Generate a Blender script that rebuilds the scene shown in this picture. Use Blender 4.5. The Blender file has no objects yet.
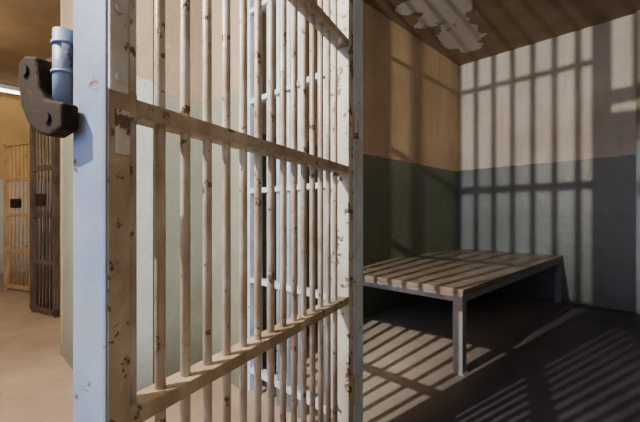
import bpy, bmesh, math, random
from mathutils import Vector, Matrix
random.seed(4)
S=bpy.context.scene
H=2.61
# ---------------- materials ----------------
def newmat(name):
    m=bpy.data.materials.new(name); m.use_nodes=True
    nt=m.node_tree; b=nt.nodes['Principled BSDF']; return m,nt,b
def N(nt,t,**k):
    n=nt.nodes.new(t)
    for a,v in k.items(): setattr(n,a,v)
    return n
def noise(nt,vec,scale,detail=5,rough=.6,stretch=None):
    if stretch:
        mp=N(nt,'ShaderNodeMapping'); nt.links.new(vec,mp.inputs[0]); mp.inputs['Scale'].default_value=stretch; vec=mp.outputs[0]
    n=N(nt,'ShaderNodeTexNoise'); n.inputs['Scale'].default_value=scale
    n.inputs['Detail'].default_value=detail; n.inputs['Roughness'].default_value=rough
    nt.links.new(vec,n.inputs['Vector']); return n.outputs['Fac']
def ramp(nt,fac,a,b):
    r=N(nt,'ShaderNodeMapRange'); r.inputs['From Min'].default_value=a; r.inputs['From Max'].default_value=b
    nt.links.new(fac,r.inputs['Value']); return r.outputs['Result']
def mix(nt,fac,a,b,blend='MIX'):
    m=N(nt,'ShaderNodeMix',data_type='RGBA',blend_type=blend)
    if isinstance(fac,(int,float)): m.inputs[0].default_value=fac
    else: nt.links.new(fac,m.inputs[0])
    for s,c in ((m.inputs[6],a),(m.inputs[7],b)):
        if isinstance(c,tuple): s.default_value=(*c,1)
        else: nt.links.new(c,s)
    return m.outputs[2]
def math_(nt,op,a,b):
    m=N(nt,'ShaderNodeMath',operation=op)
    for i,c in enumerate((a,b)):
        if isinstance(c,(int,float)): m.inputs[i].default_value=c
        else: nt.links.new(c,m.inputs[i])
    return m.outputs[0]
def bump(nt,b,h,strength=.3,dist=.01):
    n=N(nt,'ShaderNodeBump'); n.inputs['Strength'].default_value=strength; n.inputs['Distance'].default_value=dist
    nt.links.new(h,n.inputs['Height']); nt.links.new(n.outputs[0],b.inputs['Normal'])
def pos(nt): return N(nt,'ShaderNodeNewGeometry').outputs['Position']

def wallmat(name,up,lo,line=1.357,rlo=.45):
    m,nt,b=newmat(name); p=pos(nt)
    sep=N(nt,'ShaderNodeSeparateXYZ'); nt.links.new(p,sep.inputs[0])
    wob=math_(nt,'MULTIPLY',math_(nt,'SUBTRACT',noise(nt,p,6,3),.5),.03)
    z=math_(nt,'ADD',sep.outputs['Z'],wob)
    f=ramp(nt,z,line-.004,line+.004)
    c=mix(nt,f,lo,up)
    stain=ramp(nt,noise(nt,p,1.6,6),.35,.75)
    c=mix(nt,math_(nt,'MULTIPLY',stain,.45),c,(.34,.28,.21),'MULTIPLY')
    streak=ramp(nt,noise(nt,p,7,6,.65,(1,1,.13)),.5,.72)
    c=mix(nt,math_(nt,'MULTIPLY',streak,.28),c,(.16,.12,.08))
    c=mix(nt,math_(nt,'MULTIPLY',ramp(nt,noise(nt,p,9,8,.7),.58,.68),.25),c,(.48,.44,.38))
    c=mix(nt,math_(nt,'MULTIPLY',ramp(nt,noise(nt,p,30,6,.7),.645,.69),.6),c,(.12,.09,.06))
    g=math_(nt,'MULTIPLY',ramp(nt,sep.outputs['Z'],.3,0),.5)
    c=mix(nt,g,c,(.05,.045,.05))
    nt.links.new(c,b.inputs['Base Color'])
    r=N(nt,'ShaderNodeMapRange'); nt.links.new(f,r.inputs[0]); r.inputs[3].default_value=rlo; r.inputs[4].default_value=.75
    nt.links.new(r.outputs[0],b.inputs['Roughness'])
    bump(nt,b,math_(nt,'ADD',noise(nt,p,14,8,.65),math_(nt,'MULTIPLY',noise(nt,p,90,4),.3)),.5,.012)
    return m
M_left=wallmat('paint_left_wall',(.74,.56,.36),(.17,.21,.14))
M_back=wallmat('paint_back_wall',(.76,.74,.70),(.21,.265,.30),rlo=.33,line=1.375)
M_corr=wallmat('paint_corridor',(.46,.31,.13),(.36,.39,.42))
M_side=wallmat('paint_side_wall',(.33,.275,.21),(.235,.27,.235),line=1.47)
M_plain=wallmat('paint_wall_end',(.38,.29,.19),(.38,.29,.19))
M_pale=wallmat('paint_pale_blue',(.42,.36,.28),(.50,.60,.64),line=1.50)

def floormat():
    m,nt,b=newmat('concrete_floor'); p=pos(nt)
    sep=N(nt,'ShaderNodeSeparateXYZ'); nt.links.new(p,sep.inputs[0])
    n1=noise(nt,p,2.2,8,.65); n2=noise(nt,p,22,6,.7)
    lit_tone=mix(nt,ramp(nt,n1,.35,.7),(.31,.28,.25),(.50,.45,.40))
    shade_tone=mix(nt,ramp(nt,n1,.35,.7),(.045,.047,.066),(.095,.092,.11))
    fx=ramp(nt,math_(nt,'ADD',sep.outputs['X'],math_(nt,'MULTIPLY',n1,.3)),.9,1.3)  # lit patch and shade inside the doorway painted into the floor colour
    cell=mix(nt,fx,lit_tone,shade_tone)
    cor=mix(nt,ramp(nt,n1,.35,.7),(.20,.15,.11),(.31,.24,.18))
    f=ramp(nt,math_(nt,'ADD',sep.outputs['Y'],math_(nt,'MULTIPLY',n1,.15)),-3.25,-3.0)
    c=mix(nt,f,cor,cell)
    c=mix(nt,math_(nt,'MULTIPLY',ramp(nt,n2,.55,.7),.35),c,(.05,.04,.04))
    nt.links.new(c,b.inputs['Base Color']); b.inputs['Roughness'].default_value=.6
    bump(nt,b,n2,.25,.008); return m
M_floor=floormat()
def ceilmat():
    m,nt,b=newmat('ceiling_paint'); p=pos(nt)
    n1=noise(nt,p,3,7,.6)
    base=mix(nt,ramp(nt,n1,.3,.7),(.23,.165,.105),(.34,.26,.175))
    def blob(cx,cy,rx,ry):
        mp=N(nt,'ShaderNodeMapping',vector_type='POINT'); nt.links.new(p,mp.inputs[0])
        mp.inputs['Location'].default_value=(-cx/rx,-cy/ry,-H/100); mp.inputs['Scale'].default_value=(1/rx,1/ry,.01)
        l=N(nt,'ShaderNodeVectorMath',operation='LENGTH'); nt.links.new(mp.outputs[0],l.inputs[0])
        d=math_(nt,'ADD',l.outputs['Value'],math_(nt,'MULTIPLY',math_(nt,'SUBTRACT',noise(nt,p,5,3,.5),.5),1.8))
        return ramp(nt,d,1.03,.99)
    k=math_(nt,'MAXIMUM',blob(.42,-1.30,.27,.34),blob(.30,-.66,.2,.32))
    peel=mix(nt,ramp(nt,noise(nt,p,4,3),.56,.58),(.66,.65,.62),(.42,.40,.36))
    c=mix(nt,k,base,peel)
    nt.links.new(c,b.inputs['Base Color']); b.inputs['Roughness'].default_value=.8
    bump(nt,b,math_(nt,'ADD',math_(nt,'MULTIPLY',k,-1.0),math_(nt,'MULTIPLY',noise(nt,p,20,5),.4)),.5,.012); return m
M_ceil=ceilmat()
def metal(name,paint,paint2,rust=(.10,.05,.025),amt=.57,rough=.5,sc=16,grime=.35,spec=.5,gcol=(.20,.14,.09)):
    m,nt,b=newmat(name); p=pos(nt)
    c=mix(nt,ramp(nt,noise(nt,p,7,4),.4,.6),paint,paint2)
    c=mix(nt,math_(nt,'MULTIPLY',ramp(nt,noise(nt,p,sc,8,.65,(1,1,.4)),.42,.62),grime),c,gcol)
    k=ramp(nt,noise(nt,p,sc*1.9,8,.72),amt,amt+.02)
    c=mix(nt,k,c,rust)
    nt.links.new(c,b.inputs['Base Color']); b.inputs['Roughness'].default_value=rough
    b.inputs['Specular IOR Level'].default_value=spec
    bump(nt,b,math_(nt,'SUBTRACT',noise(nt,p,60,5),k),.5,.002); return m
M_bar=metal('chipped_cream_paint',(.36,.32,.275),(.50,.50,.50),amt=.60,grime=.6,rough=.35)
M_rail=metal('worn_rail_paint',(.28,.225,.17),(.41,.365,.31),amt=.58,grime=.7)
M_stile=metal('stile_cool_lit_blue',(.14,.22,.40),(.19,.28,.43),amt=.63,sc=9,grime=.35)  # blue deepened to carry cool daylight on the stile's end face
M_barrel=metal('latch_barrel_paint',(.09,.16,.30),(.13,.20,.33),amt=.58,sc=14,grime=.4)
M_hinge=metal('hinge_stile_paint',(.48,.51,.54),(.38,.40,.42),amt=.565,sc=10)
M_grille=metal('grille_white_paint',(.48,.64,.88),(.50,.61,.74),amt=.63,rough=.4)
M_iron=metal('rusty_iron',(.008,.006,.005),(.015,.010,.008),rust=(.035,.018,.011),amt=.54,rough=.85,grime=.0,spec=.2)
M_dark=metal('dark_brown_gate_paint',(.030,.022,.018),(.05,.037,.03),amt=.6,grime=.2)
M_tan=metal('tan_gate_paint',(.32,.20,.10),(.40,.26,.14),amt=.6)
M_bench=metal('bunk_top_paint',(.21,.175,.145),(.30,.26,.22),amt=.66,sc=5,rough=.38,grime=.35)
M_leg=metal('bunk_frame_paint',(.26,.30,.38),(.34,.35,.38),amt=.65,sc=8)
def emis(name,col,s):
    m,nt,b=newmat(name)
    b.inputs['Base Color'].default_value=(*col,1); b.inputs['Emission Color'].default_value=(*col,1); b.inputs['Emission Strength'].default_value=s
    return m
M_tube=emis('fluorescent_tube',(1,.86,.6),9)
# ---------------- mesh helpers ----------------
class MB:
    def __init__(s): s.bm=bmesh.new()
    def box(s,a,b,bev=0):
        a=Vector(a);b=Vector(b)
        r=bmesh.ops.create_cube(s.bm,size=1)
        vs=r['verts']
        bmesh.ops.scale(s.bm,vec=b-a,verts=vs); bmesh.ops.translate(s.bm,vec=(a+b)/2,verts=vs)
        if bev:
            es=list({e for v in vs for e in v.link_edges})
            bmesh.ops.bevel(s.bm,geom=es,offset=bev,segments=2,affect='EDGES',profile=.6)
        return s
    def rod(s,a,b,r,seg=14,r2=None):
        a=Vector(a);b=Vector(b);d=b-a
        q=Vector((0,0,1)).rotation_difference(d).to_matrix().to_4x4()
        bmesh.ops.create_cone(s.bm,cap_ends=True,segments=seg,radius1=r,radius2=r2 if r2 else r,depth=d.length,matrix=Matrix.Translation((a+b)/2)@q)
        return s
    def prism_x(s,prof,x0,x1,bev=.004):
        A=[s.bm.verts.new((x0,y,z)) for y,z in prof]; B=[s.bm.verts.new((x1,y,z)) for y,z in prof]
        n=len(prof); s.bm.faces.new(A); s.bm.faces.new(B[::-1])
        for i in range(n): s.bm.faces.new((A[i],B[i],B[(i+1)%n],A[(i+1)%n]))
        bmesh.ops.recalc_face_normals(s.bm,faces=s.bm.faces)
        es=list({e for v in A+B for e in v.link_edges})
        bmesh.ops.bevel(s.bm,geom=es,offset=bev,segments=3,affect='EDGES',profile=.5); return s
    def obj(s,name,mat,parent=None,smooth=False):
        bmesh.ops.recalc_face_normals(s.bm,faces=s.bm.faces)
        me=bpy.data.meshes.new(name); s.bm.to_mesh(me); s.bm.free()
        me.materials.append(mat)
        if smooth:
            for f in me.polygons: f.use_smooth=len(f.vertices)==4 
        o=bpy.data.objects.new(name,me); S.collection.objects.link(o)
        if parent: o.parent=parent
        return o
def empty(name,loc=(0,0,0),rz=0):
    e=bpy.data.objects.new(name,None); S.collection.objects.link(e); e.location=loc; e.rotation_euler=(0,0,rz); e.empty_display_size=.1; return e
def wall(name,a,b,mat): return MB().box(a,b).obj(name,mat)
# ---------------- room shell ----------------
RE=.36
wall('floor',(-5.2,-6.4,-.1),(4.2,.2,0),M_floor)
wall('ceiling',(-5.2,-6.4,H),(4.2,.2,H+.1),M_ceil)
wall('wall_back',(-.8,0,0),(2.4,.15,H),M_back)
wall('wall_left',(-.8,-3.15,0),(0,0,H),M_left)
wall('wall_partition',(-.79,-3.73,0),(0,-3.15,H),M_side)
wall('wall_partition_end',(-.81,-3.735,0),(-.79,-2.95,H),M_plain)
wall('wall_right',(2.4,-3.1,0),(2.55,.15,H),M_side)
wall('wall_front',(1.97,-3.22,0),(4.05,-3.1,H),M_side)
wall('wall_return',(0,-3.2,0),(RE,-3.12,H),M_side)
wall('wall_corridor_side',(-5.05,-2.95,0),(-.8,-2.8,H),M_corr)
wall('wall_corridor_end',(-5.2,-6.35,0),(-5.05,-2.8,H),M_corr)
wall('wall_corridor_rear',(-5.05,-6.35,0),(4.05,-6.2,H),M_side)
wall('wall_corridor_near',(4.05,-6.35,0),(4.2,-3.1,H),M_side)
wall('trim_1',(1.575,-.045,0),(1.70,0,H),M_pale)
wall('trim_2',(0,-3.60,0),(.025,-3.50,H),M_pale)
# ---------------- fixed cell front ----------------
g=empty('cell_front_grille')
mb=MB()
y0=-3.155
for i in range(12):
    x=RE+.07+i*.072
    if x<.96: mb.rod((x,y0,0.0),(x,y0,H),.0115)
mb.obj('bars',M_grille,g,True)
mb=MB()
for z in (.10,.535,.965,1.395,1.83,2.26): mb.box((RE,y0-.024,z-.0115),(.98,y0+.024,z+.0115),.003)
mb.obj('cross_rails',M_grille,g)
mb=MB(); mb.box((.975,-3.176,0),(1.027,-3.124,H),.004); mb.box((1.915,-3.19,0),(1.97,-3.12,H),.004)
mb.box((RE,-3.18,0),(RE+.02,-3.13,H),.003)
mb.obj('posts',M_grille,g)
mb=MB(); mb.box((1.027,-3.18,2.1),(1.915,-3.13,2.15),.004)
for i in range(14):
    x=1.09+i*.0585; mb.rod((x,y0,2.15),(x,y0,H),.0095)
mb.obj('transom',M_grille,g)
# ---------------- open cell door ----------------
L=.86; T=.0365
d=empty('cell_door',(1.024,-3.228,0),math.radians(-72))
mb=MB(); mb.box((L-.034,-T,.03),(L,T,2.08),.004); mb.obj('lock_stile',M_stile,d)
mb=MB(); mb.box((L-.0335,T-.002,.035),(L-.0035,T+.0015,2.07)); mb.obj('stile_warm_face',M_rail,d)  # tan layer gives the side face its warm-lit tone
mb=MB(); mb.box((0,-T,.03),(.04,T,2.08),.004); mb.obj('hinge_stile',M_hinge,d)
yr=.012
mb=MB()
for z in (.135,.567,1.0,1.42,1.85):
    mb.box((.038,yr-.023,z-.012),(L-.03,yr+.023,z+.012),.003)
    mb.box((L-.046,yr-.02,z-.02),(L-.03,yr+.0255,z+.02),.004)
mb.box((.038,-.03,.03),(L-.03,.03,.06),.003); mb.box((.038,-.03,2.05),(L-.03,.03,2.08),.003)
mb.obj('cross_rails',M_rail,d)
mb=MB()
for i in range(15):
    x=L-.052-i*.0505
    j=random.uniform(-.002,.002)
    mb.rod((x+j,yr,.05),(x-j,yr,2.06),.0083)
mb.obj('bars',M_bar,d,True)
mb=MB()
mb.box((L-.030,T-.001,1.012),(L-.003,T+.005,1.30),.003)
mb.box((L-.033,T-.001,.93),(L-.012,T+.004,.99),.003)
for z in (1.03,1.12,1.26): mb.rod((L-.016,T+.003,z),(L-.016,T+.009,z),.006)
mb.obj('lock_plate',M_hinge,d)
mb=MB(); w=lambda k:T-k
mb.rod((L-.002,w(.092),.990),(L-.002,w(.092),1.106),.0155,24)
mb.rod((L-.002,w(.092),1.045),(L-.002,w(.092),1.049),.0175,24); mb.rod((L-.002,w(.092),1.085),(L-.002,w(.092),1.089),.0175,24)
mb.box((L-.02,w(.092),1.0),(L-.008,-T+.002,1.10),.003)
mb.obj('latch_barrel',M_barrel,d,True)
mb=MB()
J=[(.158,1.066),(.142,1.073),(.112,1.066),(.108,1.046),(.103,1.020),(.093,1.006),(.075,1.001),(.048,.995),(.048,.962),(.080,.954),(.106,.960),(.134,.978),(.151,1.002),(.160,1.035)]
mb.prism_x([(w(a),z) for a,z in J],L+.004,L+.026,.0045)
mb.rod((L+.024,w(.136),1.050),(L+.029,w(.136),1.050),.008,12); mb.rod((L+.024,w(.08),.978),(L+.029,w(.08),.978),.007,12)
mb.obj('latch_hasp',M_iron,d)
mb=MB()
for z in (.25,1.15,1.95):
    mb.rod((-.012,T+.002,z-.05),(-.012,T+.002,z+.05),.011); mb.box((-.012,T-.004,z-.045),(.03,T+.004,z+.045))
mb.obj('hinges',M_hinge,d)
# ---------------- bunk ----------------
b=empty('prison_bunk')
bt=.455
mb=MB(); mb.box((.0,-2.29,bt-.03),(1.035,-.002,bt),.004); mb.obj('top_plate',M_bench,b)
mb=MB()
mb.box((.0,-2.285,bt-.07),(1.028,-2.273,bt-.029)); mb.box((1.018,-2.285,bt-.07),(1.030,-.002,bt-.029))
for v in (-1.72,-1.15,-.58): mb.box((.0,v-.02,bt-.065),(1.016,v+.02,bt-.03))
mb.obj('edge_frame',M_leg,b)
mb=MB()
for (x,y) in ((.978,-2.288),(.978,-.060),(.005,-2.288)):
    mb.box((x,y,0),(x+.054,y+.054,bt-.029),.004)
    mb.box((x-.008,y-.004,0),(x+.061,y+.058,.006))
mb.obj('legs',M_leg,b)
# ---------------- distant gates ----------------
def gate(name,p,q,h,mat,nb,rails,z0=.03):
    p=Vector(p);q=Vector(q);Lg=(q-p).length; e=empty(name,(p.x,p.y,0),math.atan2(q.y-p.y,q.x-p.x))
    mb=MB(); mb.box((0,-.018,z0),(.035,.018,h)); mb.box((Lg-.035,-.018,z0),(Lg,.018,h)); 
    mb.box((0,-.018,h-.035),(Lg,.018,h)); mb.box((0,-.018,z0),(Lg,.018,z0+.04)); mb.obj('frame',mat,e)
    mb=MB()
    for i in range(nb):
        x=.035+(Lg-.07)*(i+1)/(nb+1); mb.rod((x,0,z0+.02),(x,0,h-.02),.0095,10)
    mb.obj('bars',mat,e,True)
    mb=MB()
    for z in rails: mb.box((.02,-.012,z-.02),(Lg-.02,.012,z+.02))
    mb.obj('cross_rails',mat,e)
    mb=MB(); mb.box((Lg*.3,-.03,.93),(Lg*.55,.03,1.03),.004); mb.obj('lock_box',M_iron,e)
    mb=MB(); mb.rod((.02,0,0),(.02,0,z0+.01),.014); mb.rod((Lg-.02,0,0),(Lg-.02,0,z0+.01),.014); mb.obj('pivots',mat,e)
    return e
gate('corridor_gate',(-2.17,-3.72),(-1.78,-3.60),2.15,M_dark,5,(.45,.85,1.25,1.65))
gate('corridor_gate',(-3.60,-3.80),(-3.12,-3.61),1.66,M_tan,5,(.45,.85,1.25))
# ceiling fluorescent
f=empty('ceiling_lamp')
mb=MB(); mb.box((-4.7,-4.6,H-.05),(-4.6,-3.3,H),.004); mb.obj('housing',M_grille,f)
mb=MB(); mb.rod((-4.65,-4.55,H-.07),(-4.65,-3.35,H-.07),.018); mb.obj('tube',M_tube,f)
# ---------------- lights ----------------
def light(name,typ,loc,e,col,size=.03,rot=None,sy=None):
    l=bpy.data.lights.new(name,typ); l.energy=e; l.color=col
    if typ=='POINT': l.shadow_soft_size=size
    if typ=='AREA':
        l.size=size
        if sy: l.shape='RECTANGLE'; l.size_y=sy
    o=bpy.data.objects.new(name,l); S.collection.objects.link(o); o.location=loc
    if rot is not None:
        o.rotation_euler=(Vector(rot)-Vector(loc)).to_track_quat('-Z','Y').to_euler()
    return o
light('corridor_bulb','POINT',(.80,-5.05,2.25),470,(1,.87,.69),.014)
light('cool_fill','AREA',(1.3,-6.1,1.5),34,(.28,.48,1),1.2,(1.3,0,1.2),1.4)  # added cool fill from behind the camera, no window is built there
light('door_warm_fill','AREA',(3.6,-4.6,2.1),5,(1,.70,.42),.5,(1,-3.6,1))  # added warm fill for the sides of the bars, no fixture
light('corridor_warm_fill','POINT',(-2.6,-4.6,2.3),26,(1,.70,.36),.06)  # unseen point light added to warm the left corridor
w_=bpy.data.worlds.new('world'); S.world=w_; w_.use_nodes=True
w_.node_tree.nodes['Background'].inputs[0].default_value=(.3,.4,.6,1); w_.node_tree.nodes['Background'].inputs[1].default_value=.1
# ---------------- camera ----------------
c=bpy.data.cameras.new('camera'); co=bpy.data.objects.new('camera',c); S.collection.objects.link(co)
co.location=(1.845,-4.166,.85); co.rotation_euler=(math.radians(90),0,math.radians(45))
c.sensor_width=36; c.lens=36*360/640; c.shift_y=.00625; c.clip_start=.01
S.camera=co
